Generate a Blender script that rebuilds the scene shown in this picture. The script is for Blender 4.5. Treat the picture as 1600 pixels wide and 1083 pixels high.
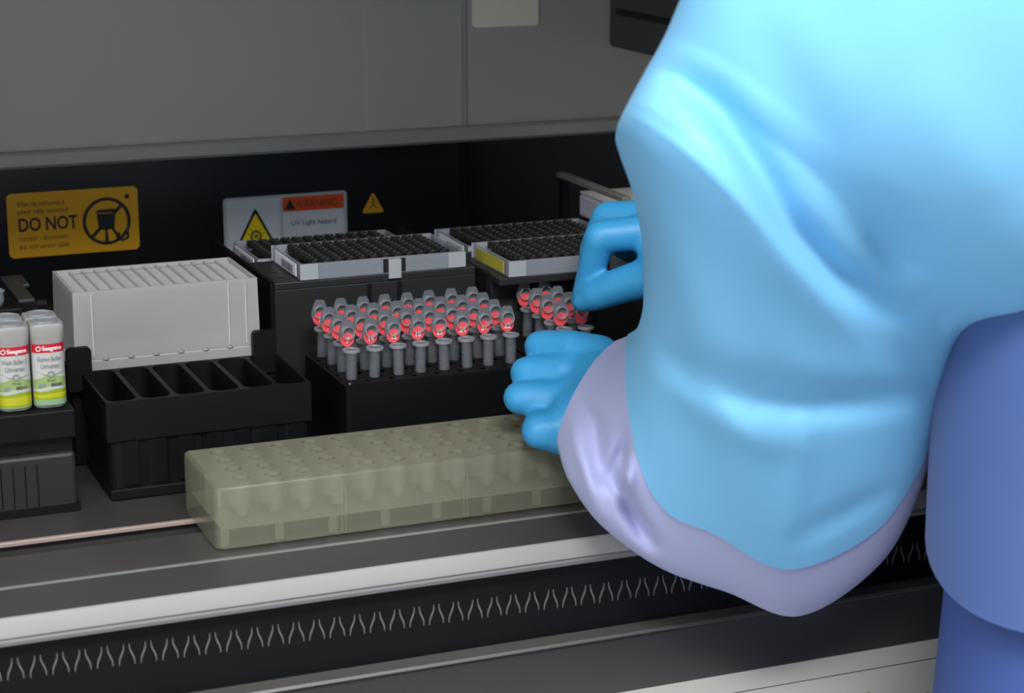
import bpy, bmesh, math, random
from mathutils import Vector, Matrix
import numpy as np

# ------------------------------------------------------------------ clear
for o in list(bpy.data.objects):
    bpy.data.objects.remove(o)
sc = bpy.context.scene
COL = sc.collection
R = math.radians
random.seed(5)

# ------------------------------------------------------------------ camera
cam_d = bpy.data.cameras.new('camera')
cam_d.sensor_width = 36.0
cam_d.lens = 36.0 * 3234.0 / 1600.0
cam_d.clip_start = 0.02
cam = bpy.data.objects.new('camera', cam_d)
COL.objects.link(cam)
cam.location = (-0.36, -1.16, 0.4273)
cam.rotation_euler = (R(90 - 14.3), 0, R(-22.2))
cam_d.dof.use_dof = True
cam_d.dof.focus_distance = 1.40
cam_d.dof.aperture_fstop = 10.0
sc.camera = cam

# ------------------------------------------------------------------ world, lights, exposure
sc.view_settings.view_transform = 'Standard'
sc.view_settings.look = 'None'
sc.view_settings.gamma = 1.0
sc.view_settings.use_curve_mapping = False
sc.view_settings.exposure = 0.0
sc.cycles.transparent_max_bounces = 24
sc.cycles.max_bounces = 8
sc.cycles.sample_clamp_indirect = 4.0
W = bpy.data.worlds.new('world')
sc.world = W
W.use_nodes = True
W.node_tree.nodes['Background'].inputs[0].default_value = (0.8, 0.86, 1.0, 1)
W.node_tree.nodes['Background'].inputs[1].default_value = 0.05

def area(name, loc, target, sx, sy, power, color):
    d = bpy.data.lights.new(name, 'AREA')
    d.shape = 'RECTANGLE'; d.size = sx; d.size_y = sy
    d.energy = power; d.color = color
    o = bpy.data.objects.new(name, d); COL.objects.link(o)
    o.location = loc
    o.rotation_euler = (Vector(target) - Vector(loc)).to_track_quat('-Z', 'Y').to_euler()
    return o
CEIL = 1.75
area('ceiling_panel_light_front', (-0.25, -1.60, CEIL - 0.06), (-0.25, -1.60, 0), 1.1, 0.5, 84, (0.97, 0.98, 1.0))
area('ceiling_panel_light_side', (-1.5, -1.3, CEIL - 0.06), (-1.5, -1.3, 0), 0.6, 1.2, 14, (1.0, 0.97, 0.92))
area('left_fill_light', (-2.60, -1.6, 0.7), (0.1, -0.2, 0.1), 1.3, 1.1, 40, (0.80, 0.90, 1.0))  # fill lamp added at the left, no known window there

# ------------------------------------------------------------------ materials
def mat(name, color, rough=0.5, metal=0.0, alpha=1.0, trans=0.0, vary=0.0, vscale=30.0, bump=0.0, bscale=200.0,
        stretch=None, spec=0.5, sheen=0.0, translucent=0.0, tcol=None, emit=None):
    m = bpy.data.materials.new(name); m.use_nodes = True
    nt = m.node_tree; ns = nt.nodes; p = ns['Principled BSDF']
    p.inputs['Base Color'].default_value = (*color, 1)
    p.inputs['Roughness'].default_value = rough
    p.inputs['Metallic'].default_value = metal
    p.inputs['Alpha'].default_value = alpha
    p.inputs['Specular IOR Level'].default_value = spec
    if trans: p.inputs['Transmission Weight'].default_value = trans
    if sheen: p.inputs['Sheen Weight'].default_value = sheen
    if emit:
        p.inputs['Emission Color'].default_value = (*emit[0], 1); p.inputs['Emission Strength'].default_value = emit[1]
    tc = ns.new('ShaderNodeTexCoord'); vec = tc.outputs['Object']
    if stretch:
        mp = ns.new('ShaderNodeMapping'); mp.inputs['Scale'].default_value = stretch
        nt.links.new(vec, mp.inputs['Vector']); vec = mp.outputs['Vector']
    n = ns.new('ShaderNodeTexNoise'); n.inputs['Scale'].default_value = vscale; n.inputs['Detail'].default_value = 3.0
    nt.links.new(vec, n.inputs['Vector'])
    mix = ns.new('ShaderNodeMix'); mix.data_type = 'RGBA'
    v = max(vary, 0.03)
    mix.inputs['A'].default_value = (*[min(1, c * (1 - v)) for c in color], 1)
    mix.inputs['B'].default_value = (*[min(1, c * (1 + v)) for c in color], 1)
    nt.links.new(n.outputs['Fac'], mix.inputs['Factor'])
    nt.links.new(mix.outputs['Result'], p.inputs['Base Color'])
    if bump:
        n2 = ns.new('ShaderNodeTexNoise'); n2.inputs['Scale'].default_value = bscale; n2.inputs['Detail'].default_value = 2.0
        nt.links.new(vec, n2.inputs['Vector'])
        b = ns.new('ShaderNodeBump'); b.inputs['Strength'].default_value = bump; b.inputs['Distance'].default_value = 0.002
        nt.links.new(n2.outputs['Fac'], b.inputs['Height']); nt.links.new(b.outputs['Normal'], p.inputs['Normal'])
    if translucent:
        t = ns.new('ShaderNodeBsdfTranslucent'); t.inputs['Color'].default_value = (*(tcol or color), 1)
        ms = ns.new('ShaderNodeMixShader'); ms.inputs[0].default_value = translucent
        out = ns['Material Output']
        nt.links.new(p.outputs[0], ms.inputs[1]); nt.links.new(t.outputs[0], ms.inputs[2])
        nt.links.new(ms.outputs[0], out.inputs['Surface'])
    return m

def srgb(r, g, b):
    f = lambda c: (c / 255) / 12.92 if c / 255 <= 0.04045 else ((c / 255 + 0.055) / 1.055) ** 2.4
    return (f(r), f(g), f(b))

M = {}
M['hood'] = mat('hood_grey', (0.43, 0.40, 0.36), 0.42, 0.15, vary=0.12, vscale=5, stretch=(1, 1, 0.6), bump=0.02, bscale=40)
M['hood_lip'] = mat('hood_lip_metal', (0.40, 0.385, 0.36), 0.4, 0.3, vary=0.06)
M['hood_reflection'] = mat('painted_reflection', (0.78, 0.73, 0.60), 0.45, 0.0)  # colour of a warm reflection on the rear panel
M['black_panel'] = mat('black_panel', (0.006, 0.0065, 0.008), 0.32, vary=0.15, vscale=6)
M['black'] = mat('black_plastic', (0.005, 0.005, 0.0053), 0.5, vary=0.2, vscale=40, bump=0.06, bscale=900, spec=0.16)
M['black_gloss'] = mat('black_gloss', (0.0045, 0.0045, 0.0052), 0.38, spec=0.2, vary=0.15, vscale=20)
M['dark_grey'] = mat('dark_grey_plastic', (0.03, 0.03, 0.03), 0.45, vary=0.15, vscale=30)
M['carrier'] = mat('carrier_grey', (0.018, 0.0175, 0.0175), 0.42, spec=0.4, vary=0.15, vscale=30)
M['steel'] = mat('brushed_steel', (0.20, 0.185, 0.18), 0.30, 0.75, vary=0.08, vscale=25, stretch=(1, 30, 30))
M['steel_dark'] = mat('satin_steel', (0.105, 0.10, 0.10), 0.42, 0.6, vary=0.08, vscale=25, stretch=(1, 40, 40))
M['strip'] = mat('deck_edge_copper', (0.50, 0.38, 0.34), 0.35, 0.4)
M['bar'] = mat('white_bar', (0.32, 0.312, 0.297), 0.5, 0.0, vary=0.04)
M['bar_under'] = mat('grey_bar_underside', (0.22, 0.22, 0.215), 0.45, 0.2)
M['vent'] = mat('lit_slot_edge_grey', (0.13, 0.123, 0.11), 0.5, 0.1)  # grey of the light painted on the slot edges
M['cab_dark'] = mat('cabinet_dark', (0.04, 0.037, 0.035), 0.35, vary=0.1, vscale=8)
M['cab_line'] = mat('cabinet_trim', (0.10, 0.095, 0.09), 0.4, 0.3)
M['beige'] = mat('cabinet_beige', (0.46, 0.435, 0.40), 0.55)
M['white_box'] = mat('white_polypropylene', (0.41, 0.40, 0.39), 0.42, vary=0.03, translucent=0.30, tcol=(0.9, 0.89, 0.87))
M['white_fill'] = mat('white_fill', (0.46, 0.46, 0.46), 0.5)
M['clear'] = mat('clear_polypropylene', (0.34, 0.37, 0.41), 0.3, alpha=0.42)
M['clear_bright'] = mat('frosted_corner', (0.42, 0.43, 0.45), 0.4, alpha=0.7)
M['tip'] = mat('black_tip', (0.014, 0.013, 0.012), 0.35)
M['label_white'] = mat('label_white', (0.82, 0.82, 0.88), 0.5)
M['barcode'] = mat('barcode_ink', (0.12, 0.12, 0.14), 0.6)
M['yellow_tag'] = mat('yellow_tag', (0.45, 0.40, 0.05), 0.5, alpha=0.8)
M['block'] = mat('cloudy_resin', (0.255, 0.25, 0.175), 0.25, alpha=0.42, vary=0.10, vscale=60)
M['block_top'] = mat('cloudy_resin_top', (0.255, 0.25, 0.175), 0.3, alpha=0.64, vary=0.12, vscale=60)
M['well'] = mat('resin_well', (0.34, 0.34, 0.25), 0.08, alpha=0.24, spec=0.9)
M['tube'] = mat('tube_clear', (0.20, 0.21, 0.23), 0.22, alpha=0.22)
M['rim'] = mat('tube_rim', (0.27, 0.28, 0.30), 0.3, alpha=0.60)
M['cap'] = mat('cap_clear', (0.13, 0.14, 0.155), 0.35, alpha=0.84)
M['ring'] = mat('cap_ring', (0.34, 0.36, 0.38), 0.25, alpha=0.50)
M['red'] = mat('red_sticker', (0.72, 0.075, 0.09), 0.5)
M['red_dim'] = mat('red_sticker_faded', (0.55, 0.14, 0.15), 0.5)
M['num'] = mat('number_white', (0.85, 0.72, 0.70), 0.6)
M['bottle'] = mat('bottle_white', (0.38, 0.36, 0.345), 0.35, translucent=0.3, tcol=(0.7, 0.69, 0.67))
M['lab_base'] = mat('label_paper', (0.42, 0.42, 0.39), 0.45)
M['lab_red'] = mat('label_red', srgb(178, 22, 40), 0.45)
M['lab_lime'] = mat('label_lime', srgb(132, 150, 20), 0.45)
M['lab_green'] = mat('label_pale_green', srgb(134, 156, 95), 0.45)
M['lab_gold'] = mat('label_gold', srgb(170, 168, 25), 0.45)
M['lab_mint'] = mat('label_mint', srgb(125, 158, 120), 0.45)
M['ink'] = mat('label_ink', (0.06, 0.06, 0.065), 0.6)
M['ink_grey'] = mat('label_ink_grey', (0.22, 0.22, 0.23), 0.6)
M['ink_white'] = mat('label_ink_white', (0.75, 0.68, 0.68), 0.6)
M['sign_yellow'] = mat('sign_yellow', srgb(212, 155, 12), 0.5)
M['sign_black'] = mat('sign_black', (0.012, 0.011, 0.010), 0.5)
M['sign_brown'] = mat('sign_brown_text', (0.10, 0.06, 0.01), 0.6)
M['sign_white'] = mat('sign_white', (0.50, 0.51, 0.55), 0.5)
M['sign_frame'] = mat('sign_frame_grey', (0.36, 0.37, 0.40), 0.5)
M['sign_orange'] = mat('sign_orange', srgb(205, 72, 22), 0.5)
M['sign_tri'] = mat('triangle_yellow', srgb(215, 190, 10), 0.5)
M['sign_gold'] = mat('small_triangle', srgb(190, 140, 15), 0.5)
M['module'] = mat('module_white', (0.55, 0.53, 0.60), 0.5)
M['module_top'] = mat('module_top', (0.62, 0.60, 0.56), 0.5)
M['rail'] = mat('rail_dark', (0.14, 0.135, 0.115), 0.45)
M['gown'] = mat('gown_blue', (0.24, 0.635, 0.98), 0.62, vary=0.04, vscale=14, bump=0.04, bscale=500, sheen=0.05, translucent=0.14, tcol=(0.20, 0.62, 0.92))
M['under'] = mat('sleeve_lavender', (0.47, 0.49, 0.76), 0.65, vary=0.04, vscale=14, bump=0.04, bscale=500, sheen=0.1, translucent=0.12, tcol=(0.6, 0.64, 0.9))
M['coat'] = mat('coat_periwinkle', (0.054, 0.10, 0.27), 0.65, vary=0.05, vscale=10, sheen=0.1)
M['coat_low'] = mat('coat_blue', (0.042, 0.085, 0.28), 0.65, vary=0.05, vscale=10)
M['glove'] = mat('nitrile_blue', (0.036, 0.285, 0.55), 0.48, vary=0.06, vscale=60, bump=0.10, bscale=450)
M['skin'] = mat('skin', (0.58, 0.37, 0.28), 0.5)
M['mask'] = mat('mask_white', (0.7, 0.74, 0.78), 0.7)
M['reflect_rim'] = mat('frame_reflection_rim', (0.40, 0.385, 0.36), 0.5)  # outline tone of the painted frame reflection
M['shoe'] = mat('shoe_white', (0.6, 0.6, 0.62), 0.6)
M['eye'] = mat('eye_dark', (0.03, 0.02, 0.015), 0.3)
M['wall'] = mat('room_wall_paint', (0.52, 0.53, 0.54), 0.8)
M['floor'] = mat('room_floor_vinyl', (0.34, 0.35, 0.36), 0.5, vary=0.06)
M['ceil'] = mat('room_ceiling', (0.7, 0.7, 0.7), 0.8)
M['lampglow'] = mat('lamp_diffuser', (0.9, 0.9, 0.88), 0.5, emit=((1, 0.98, 0.94), 2.5))

# ------------------------------------------------------------------ helpers
def link(name, me, m, parent=None):
    o = bpy.data.objects.new(name, me)
    if m is not None:
        me.materials.clear(); me.materials.append(m)
    COL.objects.link(o)
    if parent is not None: o.parent = parent
    return o
def thing(name, label, cat, loc=(0, 0, 0), group=None):
    o = bpy.data.objects.new(name, None); COL.objects.link(o)
    o.location = loc; o.empty_display_size = 0.02
    o['label'] = label; o['category'] = cat
    if group: o['group'] = group
    return o
def kids(o): return [c for c in bpy.data.objects if c.parent == o]
def copy_tree(o, parent=None):
    c = o.copy(); COL.objects.link(c)
    if parent is not None: c.parent = parent
    for k in CH.get(o.name, []): copy_tree(bpy.data.objects[k], c)
    return c
CH = {}
def remember(root):
    for c in kids(root):
        CH.setdefault(root.name, []).append(c.name); remember(c)

class MB:
    """collects shapes in one bmesh"""
    def __init__(s): s.bm = bmesh.new()
    def box(s, x0, x1, y0, y1, z0, z1, bev=0.0, seg=2):
        v = [s.bm.verts.new(p) for p in ((x0, y0, z0), (x1, y0, z0), (x1, y1, z0), (x0, y1, z0), (x0, y0, z1), (x1, y0, z1), (x1, y1, z1), (x0, y1, z1))]
        fs = [s.bm.faces.new([v[i] for i in q]) for q in ((3, 2, 1, 0), (4, 5, 6, 7), (0, 1, 5, 4), (1, 2, 6, 5), (2, 3, 7, 6), (3, 0, 4, 7))]
        if bev > 0:
            es = list({e for f in fs for e in f.edges})
            bmesh.ops.bevel(s.bm, geom=es, offset=bev, segments=seg, profile=0.5, affect='EDGES')
        return s
    def prism(s, pts, axis, a0, a1, bev=0.0):
        """polygon pts (2D) extruded along axis from a0 to a1. axis y: pts=(x,z); x: pts=(y,z); z: pts=(x,y)"""
        def P(u, v, a): return {'y': (u, a, v), 'x': (a, u, v), 'z': (u, v, a)}[axis]
        A = [s.bm.verts.new(P(u, v, a0)) for u, v in pts]; B = [s.bm.verts.new(P(u, v, a1)) for u, v in pts]
        n = len(pts); fs = [s.bm.faces.new(A), s.bm.faces.new(B[::-1])]
        for i in range(n): fs.append(s.bm.faces.new((A[i], B[i], B[(i + 1) % n], A[(i + 1) % n])))
        bmesh.ops.recalc_face_normals(s.bm, faces=fs)
        if bev:
            bmesh.ops.bevel(s.bm, geom=list(set(A and [e for e in fs[0].edges] + [e for e in fs[1].edges])), offset=bev, segments=2, profile=0.5, affect='EDGES')
        return s
    def rev(s, prof, c=(0, 0, 0), n=20, axis='z', close=False):
        """revolve (r, h) profile"""
        rings = []
        for r, h in prof:
            ring = []
            for i in range(n):
                a = 2 * math.pi * i / n; u, v = r * math.cos(a), r * math.sin(a)
                p = {'z': (u, v, h), 'y': (u, h, v), 'x': (h, u, v)}[axis]
                ring.append(s.bm.verts.new((p[0] + c[0], p[1] + c[1], p[2] + c[2])))
            rings.append(ring)
        fs = []
        pairs = list(zip(rings[:-1], rings[1:])) + ([(rings[-1], rings[0])] if close else [])
        for A, B in pairs:
            for i in range(n): fs.append(s.bm.faces.new((A[i], A[(i + 1) % n], B[(i + 1) % n], B[i])))
        if not close:
            if prof[0][0] > 1e-6: fs.append(s.bm.faces.new(rings[0][::-1]))
            if prof[-1][0] > 1e-6: fs.append(s.bm.faces.new(rings[-1]))
        bmesh.ops.recalc_face_normals(s.bm, faces=fs)
        return s
    def rev_open(s, prof, c=(0, 0, 0), n=20):
        rings = []
        for r, h in prof:
            rings.append([s.bm.verts.new((c[0] + r * math.cos(2 * math.pi * i / n), c[1] + r * math.sin(2 * math.pi * i / n), c[2] + h)) for i in range(n)])
        for A, B in zip(rings[:-1], rings[1:]):
            for i in range(n): s.bm.faces.new((A[i], A[(i + 1) % n], B[(i + 1) % n], B[i]))
        return s
    def holed(s, xs, ys, r, z, depth, px, py, n=16, x0=None, x1=None, y0=None, y1=None, bottom=False):
        """plate at height z with a grid of round holes and wall tubes going down"""
        for cx in xs:
            for cy in ys:
                ci, sq, lo = [], [], []
                for i in range(n):
                    a = 2 * math.pi * (i + 0.5) / n; ca, sa = math.cos(a), math.sin(a)
                    k = 1 / max(abs(ca), abs(sa))
                    ci.append(s.bm.verts.new((cx + r * ca, cy + r * sa, z)))
                    sq.append(s.bm.verts.new((cx + px / 2 * ca * k, cy + py / 2 * sa * k, z)))
                    lo.append(s.bm.verts.new((cx + r * ca, cy + r * sa, z - depth)))
                for i in range(n):
                    j = (i + 1) % n
                    s.bm.faces.new((ci[i], sq[i], sq[j], ci[j])); s.bm.faces.new((lo[i], ci[i], ci[j], lo[j]))
                if bottom: s.bm.faces.new(lo)
        xa, xb = min(xs) - px / 2, max(xs) + px / 2; ya, yb = min(ys) - py / 2, max(ys) + py / 2
        if x0 is None: return s
        for q in (((x0, y0), (x1, y0), (x1, ya), (x0, ya)), ((x0, yb), (x1, yb), (x1, y1), (x0, y1)), ((x0, ya), (xa, ya), (xa, yb), (x0, yb)), ((xb, ya), (x1, ya), (x1, yb), (xb, yb))):
            s.bm.faces.new([s.bm.verts.new((u, v, z)) for u, v in q])
        return s
    def tube(s, pts, rad, n=8):
        pts = [Vector(p) for p in pts]; rings = []
        if not hasattr(rad, '__len__'): rad = [rad] * len(pts)
        for i, p in enumerate(pts):
            t = (pts[min(i + 1, len(pts) - 1)] - pts[max(i - 1, 0)]).normalized()
            u = t.cross(Vector((0, 0, 1)));  u = u.normalized() if u.length > 1e-4 else Vector((1, 0, 0)); v = t.cross(u)
            rings.append([s.bm.verts.new(p + (u * math.cos(2 * math.pi * k / n) + v * math.sin(2 * math.pi * k / n)) * rad[i]) for k in range(n)])
        fs = []
        for A, B in zip(rings[:-1], rings[1:]):
            for k in range(n): fs.append(s.bm.faces.new((A[k], A[(k + 1) % n], B[(k + 1) % n], B[k])))
        fs += [s.bm.faces.new(rings[0][::-1]), s.bm.faces.new(rings[-1])]
        bmesh.ops.recalc_face_normals(s.bm, faces=fs)
        return s
    def move(s, dx, dy, dz):
        for v in s.bm.verts: v.co += Vector((dx, dy, dz))
        return s
    def build(s, name, m, parent=None, smooth=False, angle=35):
        me = bpy.data.meshes.new(name); s.bm.to_mesh(me); s.bm.free()
        if smooth:
            me.polygons.foreach_set('use_smooth', [True] * len(me.polygons))
            me.set_sharp_from_angle(angle=R(angle))
        return link(name, me, m, parent)

def text(name, body, size, m, parent, place, align='LEFT', weight=0.0, width=1.0, bend=None, thick=0.00015):
    """real lettering: a font curve turned into a mesh; local x right, z up, facing -y. place = (x, y, z)"""
    cu = bpy.data.curves.new('lettering', 'FONT'); cu.body = body; cu.size = size; cu.align_x = align
    cu.offset = weight; cu.extrude = thick; cu.resolution_u = 3
    o = bpy.data.objects.new('lettering', cu); COL.objects.link(o)
    dg = bpy.context.evaluated_depsgraph_get(); dg.update()
    me = bpy.data.meshes.new_from_object(o.evaluated_get(dg))
    bpy.data.objects.remove(o); bpy.data.curves.remove(cu)
    for v in me.vertices:
        x, y, z = v.co
        x *= width
        if bend: X, Y = bend(x, z); v.co = (X, Y, y)
        else: v.co = (x, -z, y)
    for v in me.vertices: v.co += Vector(place)
    return link(name, me, m, parent)

def rrect(w, h, r, n=5, cx=0, cy=0):
    pts = []
    for sx, sy, a0 in ((1, 1, 0), (-1, 1, 90), (-1, -1, 180), (1, -1, 270)):
        for i in range(n + 1):
            a = R(a0 + 90 * i / n)
            pts.append((cx + sx * (w / 2 - r) + r * math.cos(a), cy + sy * (h / 2 - r) + r * math.sin(a)))
    return pts

# ================================================================== room
def struct(name, x0, x1, y0, y1, z0, z1, m):
    o = MB().box(x0, x1, y0, y1, z0, z1).build(name, m); o['kind'] = 'structure'; return o
FL = -0.90
struct('floor', -2.7, 2.7, -3.4, 1.5, FL - 0.05, FL, M['floor'])
struct('ceiling', -2.7, 2.7, -3.4, 1.5, CEIL, CEIL + 0.05, M['ceil'])
struct('wall_back', -2.7, 2.7, 1.45, 1.5, FL, CEIL, M['wall'])
struct('wall_front', -2.7, 2.7, -3.4, -3.35, FL, CEIL, M['wall'])
struct('wall_left', -2.7, -2.65, -3.35, 1.45, FL, CEIL, M['wall'])
struct('wall_right', 2.65, 2.7, -3.35, 1.45, FL, CEIL, M['wall'])
for (lx, ly, sx, sy, lab) in ((-0.25, -1.60, 1.1, 0.5, 'wide white ceiling light panel above the worker'), (-1.5, -1.3, 0.6, 1.2, 'long white ceiling light panel to the left of the machine')):
    t = thing('ceiling_light', lab, 'ceiling light', (lx, ly, CEIL), 'ceiling light panels')
    MB().box(-sx / 2 - .03, sx / 2 + .03, -sy / 2 - .03, sy / 2 + .03, -.02, 0).build('frame', M['bar'], t)
    MB().box(-sx / 2, sx / 2, -sy / 2, sy / 2, -.03, -.02).build('diffuser', M['lampglow'], t)

# unseen window frame, added to go with the left fill lamp
o = MB().box(-2.65, -2.62, -2.35, -.85, .10, .16).box(-2.65, -2.62, -2.35, -.85, 1.24, 1.30).box(-2.65, -2.62, -2.35, -2.29, .16, 1.24).box(-2.65, -2.62, -.91, -.85, .16, 1.24).build('added_window_frame', M['bar']); o['kind'] = 'structure'
# ================================================================== the machine
mach = thing('liquid_handler', 'grey and black laboratory liquid handling machine with an open front deck', 'machine', (0, 0, FL))
def mp(name, mb, m, smooth=False, label=None, parent=None):
    o = mb.move(0, 0, -FL).build(name, m, parent or mach, smooth)
    if label: o['label'] = label
    return o
XL, XR = -0.62, 1.05
mp('deck', MB().box(XL, XR, .060, .62, -.02, 0.0), M['cab_dark'], label='dark deck plate')
mp('deck_edge', MB().box(XL, XR, .056, .0595, -.0016, 0.0012, .0004), M['strip'], label='pinkish metal edge strip')
mp('deck_gap', MB().box(XL, XR, .0345, .0575, -.02, -.009), M['black'])
mp('ledge', MB().prism([(.0345, 0), (.0345, -.02), (-.05, -.02), (-.056, -.0045), (-.0195, -.0008), (-.0165, 0.0)], 'x', XL, XR), M['steel'], label='brushed steel ledge')
mp('ledge_lip', MB().prism([(-.0205, .0002), (-.0205, -.0006), (-.056, -.0046), (-.0562, -.0036)], 'x', XL, XR), M['steel_dark'], label='darker sloping lip of the ledge')
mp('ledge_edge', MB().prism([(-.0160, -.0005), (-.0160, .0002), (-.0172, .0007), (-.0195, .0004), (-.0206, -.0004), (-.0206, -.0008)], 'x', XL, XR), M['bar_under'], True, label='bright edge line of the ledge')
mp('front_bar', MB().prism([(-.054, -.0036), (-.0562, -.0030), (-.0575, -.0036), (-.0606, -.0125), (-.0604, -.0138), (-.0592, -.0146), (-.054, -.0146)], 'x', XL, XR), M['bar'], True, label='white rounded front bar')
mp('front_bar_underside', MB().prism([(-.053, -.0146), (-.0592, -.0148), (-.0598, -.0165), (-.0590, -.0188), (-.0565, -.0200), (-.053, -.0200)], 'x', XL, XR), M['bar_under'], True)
mp('front_panel', MB().box(XL, XR, -.05, .0, -.080, -.0195), M['black_gloss'], label='glossy black front panel')
mp('trim_ridge', MB().prism([(-.05, -.0675), (-.060, -.0690), (-.0612, -.0705), (-.060, -.072), (-.05, -.074)], 'x', XL, XR), M['cab_line'], True, label='thin grey ridge')
mp('lower_panel', MB().prism([(-.05, -.072), (-.0585, -.073), (-.0555, -.085), (-.0560, -.100), (-.0600, -.1085), (-.04, -.1085), (-.04, -.072)], 'x', XL, XR), M['cab_dark'], True)
mp('cabinet_front', MB().box(XL, XR, -.060, -.03, -.1225, -.1090), M['beige'], label='beige cabinet front strip')
mp('cabinet_body', MB().box(XL, XR, -.060, .62, FL + .06, -.1235), M['beige'], label='beige cabinet body')
for lx in (XL + .08, XR - .08):
    for ly in (.02, .54):
        mp('foot', MB().rev([(.03, 0.0), (.03, .012), (.02, .062)], (lx, ly, FL), 16), M['black'])
mp('side_panel', MB().box(XL - .03, XL, -.04, .62, -.10, .62), M['hood'])
mp('side_panel', MB().box(XR, XR + .03, -.04, .62, -.10, .62), M['hood'])
mp('added_shade_cover', MB().box(XL - .03, XR + .03, -.055, -.03, .47, .65, .004), M['hood'], label='unseen cover added above the opening to shade the deck')  # unseen, added to keep steep ceiling light off the deck
mp('roof', MB().box(XL - .03, XR + .03, -.03, .62, .62, .65), M['hood'])
mp('hood_panel', MB().box(XL, XR, .430, .46, .180, .62), M['hood'], label='scuffed grey rear panel')
mp('hood_lip', MB().prism([(.460, .1690), (.426, .1690), (.4225, .1715), (.4215, .1800), (.4230, .1820), (.460, .1820)], 'x', XL, XR), M['hood_lip'], True, label='grey lip under the rear panel')
mp('reflected_frame_rim', MB().prism(rrect(.0845, .1025, .004, 3, .203, .2325), 'y', .4291, .4300), M['reflect_rim'])  # outline of a reflected frame, put in as a thin plate
mp('reflected_frame', MB().prism(rrect(.082, .100, .004, 3, .203, .2325), 'y', .4284, .4290), M['hood'], label='rectangular frame reflection painted on the rear panel')  # inside of the reflected frame, same grey as the rear panel
mp('reflected_frame_side', MB().box(.2445, .2480, .4288, .4300, .182, .62), M['hood_lip'])  # side edge of the reflected frame, painted as a strip
mp('reflection_patch', MB().prism(rrect(.058, .120, .003, 3, .283, .322), 'y', .4288, .4300), M['hood_reflection'], label='pale warm reflection painted on the rear panel')  # warm reflection put in as a pale plate
mp('back_panel', MB().box(XL, .2635, .470, .50, .0, .30), M['black_panel'], label='black rear wall with warning signs')
mp('recess_panel', MB().box(.2635, XR, .560, .58, .0, .30), M['black_panel'], label='deeper black recess on the right')
mp('back_post', MB().box(.2570, .2650, .468, .560, .0, .30), M['black'])
# light on slot edges, put in as curved grey slivers along the front panel
def lit_slot_edge(mir):
    n = 6; pts = []
    for i in range(n + 1):
        t = i / n; x = -.0014 + .0028 * t - .0005 * math.sin(math.pi * 2 * t)
        pts.append((mir * x, -.0064 + .0128 * t))
    mb = MB()
    L = [(x - .00042 * (0.35 + math.sin(math.pi * min(max(k / n, .06), .94))), z) for k, (x, z) in enumerate(pts)]
    Rr = [(x + .00042 * (0.35 + math.sin(math.pi * min(max(k / n, .06), .94))), z) for k, (x, z) in enumerate(pts)]
    return mb.prism(L + Rr[::-1], 'y', -.0006, .0002)
base = []
for mir in (1, -1):
    me = bpy.data.meshes.new('lit_slot_edge'); b = lit_slot_edge(mir); b.bm.to_mesh(me); b.bm.free(); me.materials.append(M['vent']); base.append(me)
NV = 52
for i in range(NV):
    xc = -.2345 + .01262 * i
    zc = -.0366 - .020 * (xc + .2)
    for k, dx in ((0, -.0030), (1, .0031)):
        o = bpy.data.objects.new('lit_slot_edge', base[k]); COL.objects.link(o); o.parent = mach
        o.location = (xc + dx, -.05, zc - FL)
text('cabinet_lettering', 'Microlab', .0155, M['sign_brown'], mach, (.298, -.0600, -.1496 - FL), thick=.0002)
text('cabinet_lettering', 'STARlet', .0155, M['sign_brown'], mach, (.372, -.0600, -.1576 - FL), thick=.0002)

# dark arm block hanging in the machine
t = thing('pipetting_arm', 'dark grey pipetting arm block hanging at the top beside the blue sleeve', 'machine arm', (.45, .30, .40))
MB().box(-.075, .085, -.08, .128, -.158, .10, .004).build('arm_body', M['dark_grey'], t)
MB().box(-.060, .07, -.0, .10, .10, .2195).build('arm_column', M['dark_grey'], t)
MB().box(-.0765, -.0745, -.06, .11, -.13, -.125).build('groove_trim', M['black'], t)
for k in range(4): MB().rev([(.006, 0), (.005, -.03), (.002, -.06)], (-.03 + .03 * k, -.03, -.158), 12).build('nozzle', M['black'], t, True)

# ================================================================== signs on the rear wall
SY = .4698
s = thing('do_not_sign', 'yellow rectangular sign with DO NOT lettering and a crossed-out bin symbol', 'sign', (-.0710, SY, .1170))
MB().prism(rrect(.1035, .0515, .004), 'y', -.0006, 0).build('plate', M['sign_yellow'], s)
text('lettering', 'DO NOT', .0148, M['sign_black'], s, (-.0440, -.0007, -.0046), weight=.00030, width=.78)
for body, z, sz, wd in (('When the instrument is', .0150, .0060, .64), ('power cable connected', .0090,  .0060, .70), ('connect - disconnect', -.0125, .0060, .76), ('the vent sensor cable', -.0190, .0060, .76)):
    text('lettering', body, sz, M['sign_brown'], s, (-.0440, -.0007, z), width=wd)
cx, cz, rr = .0260, -.0010, .0180
mb = MB(); mb.rev([(rr - .0014, -.0010), (rr + .0012, -.0010), (rr + .0012, -.0005), (rr - .0014, -.0005)], (cx, 0, cz), 36, 'y', close=True); mb.build('prohibition_ring', M['sign_black'], s)
mb = MB(); mb.prism([(cx - .0135, cz - .0117), (cx - .0117, cz - .0135), (cx + .0135, cz + .0117), (cx + .0117, cz + .0135)], 'y', -.0013, -.0005); mb.build('prohibition_bar', M['sign_black'], s)
mb = MB()
mb.prism([(cx - .0062, cz - .0070), (cx + .0058, cz - .0070), (cx + .0072, cz + .0062), (cx - .0080, cz + .0062)], 'y', -.0008, -.0005)
mb.prism([(cx - .0092, cz + .0068), (cx + .0084, cz + .0068), (cx + .0066, cz + .0096), (cx - .0060, cz + .0096)], 'y', -.0008, -.0005)
mb.prism([(cx - .0020, cz - .0165), (cx + .0010, cz - .0165), (cx + .0004, cz - .0070), (cx - .0014, cz - .0070)], 'y', -.0008, -.0005)
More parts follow.
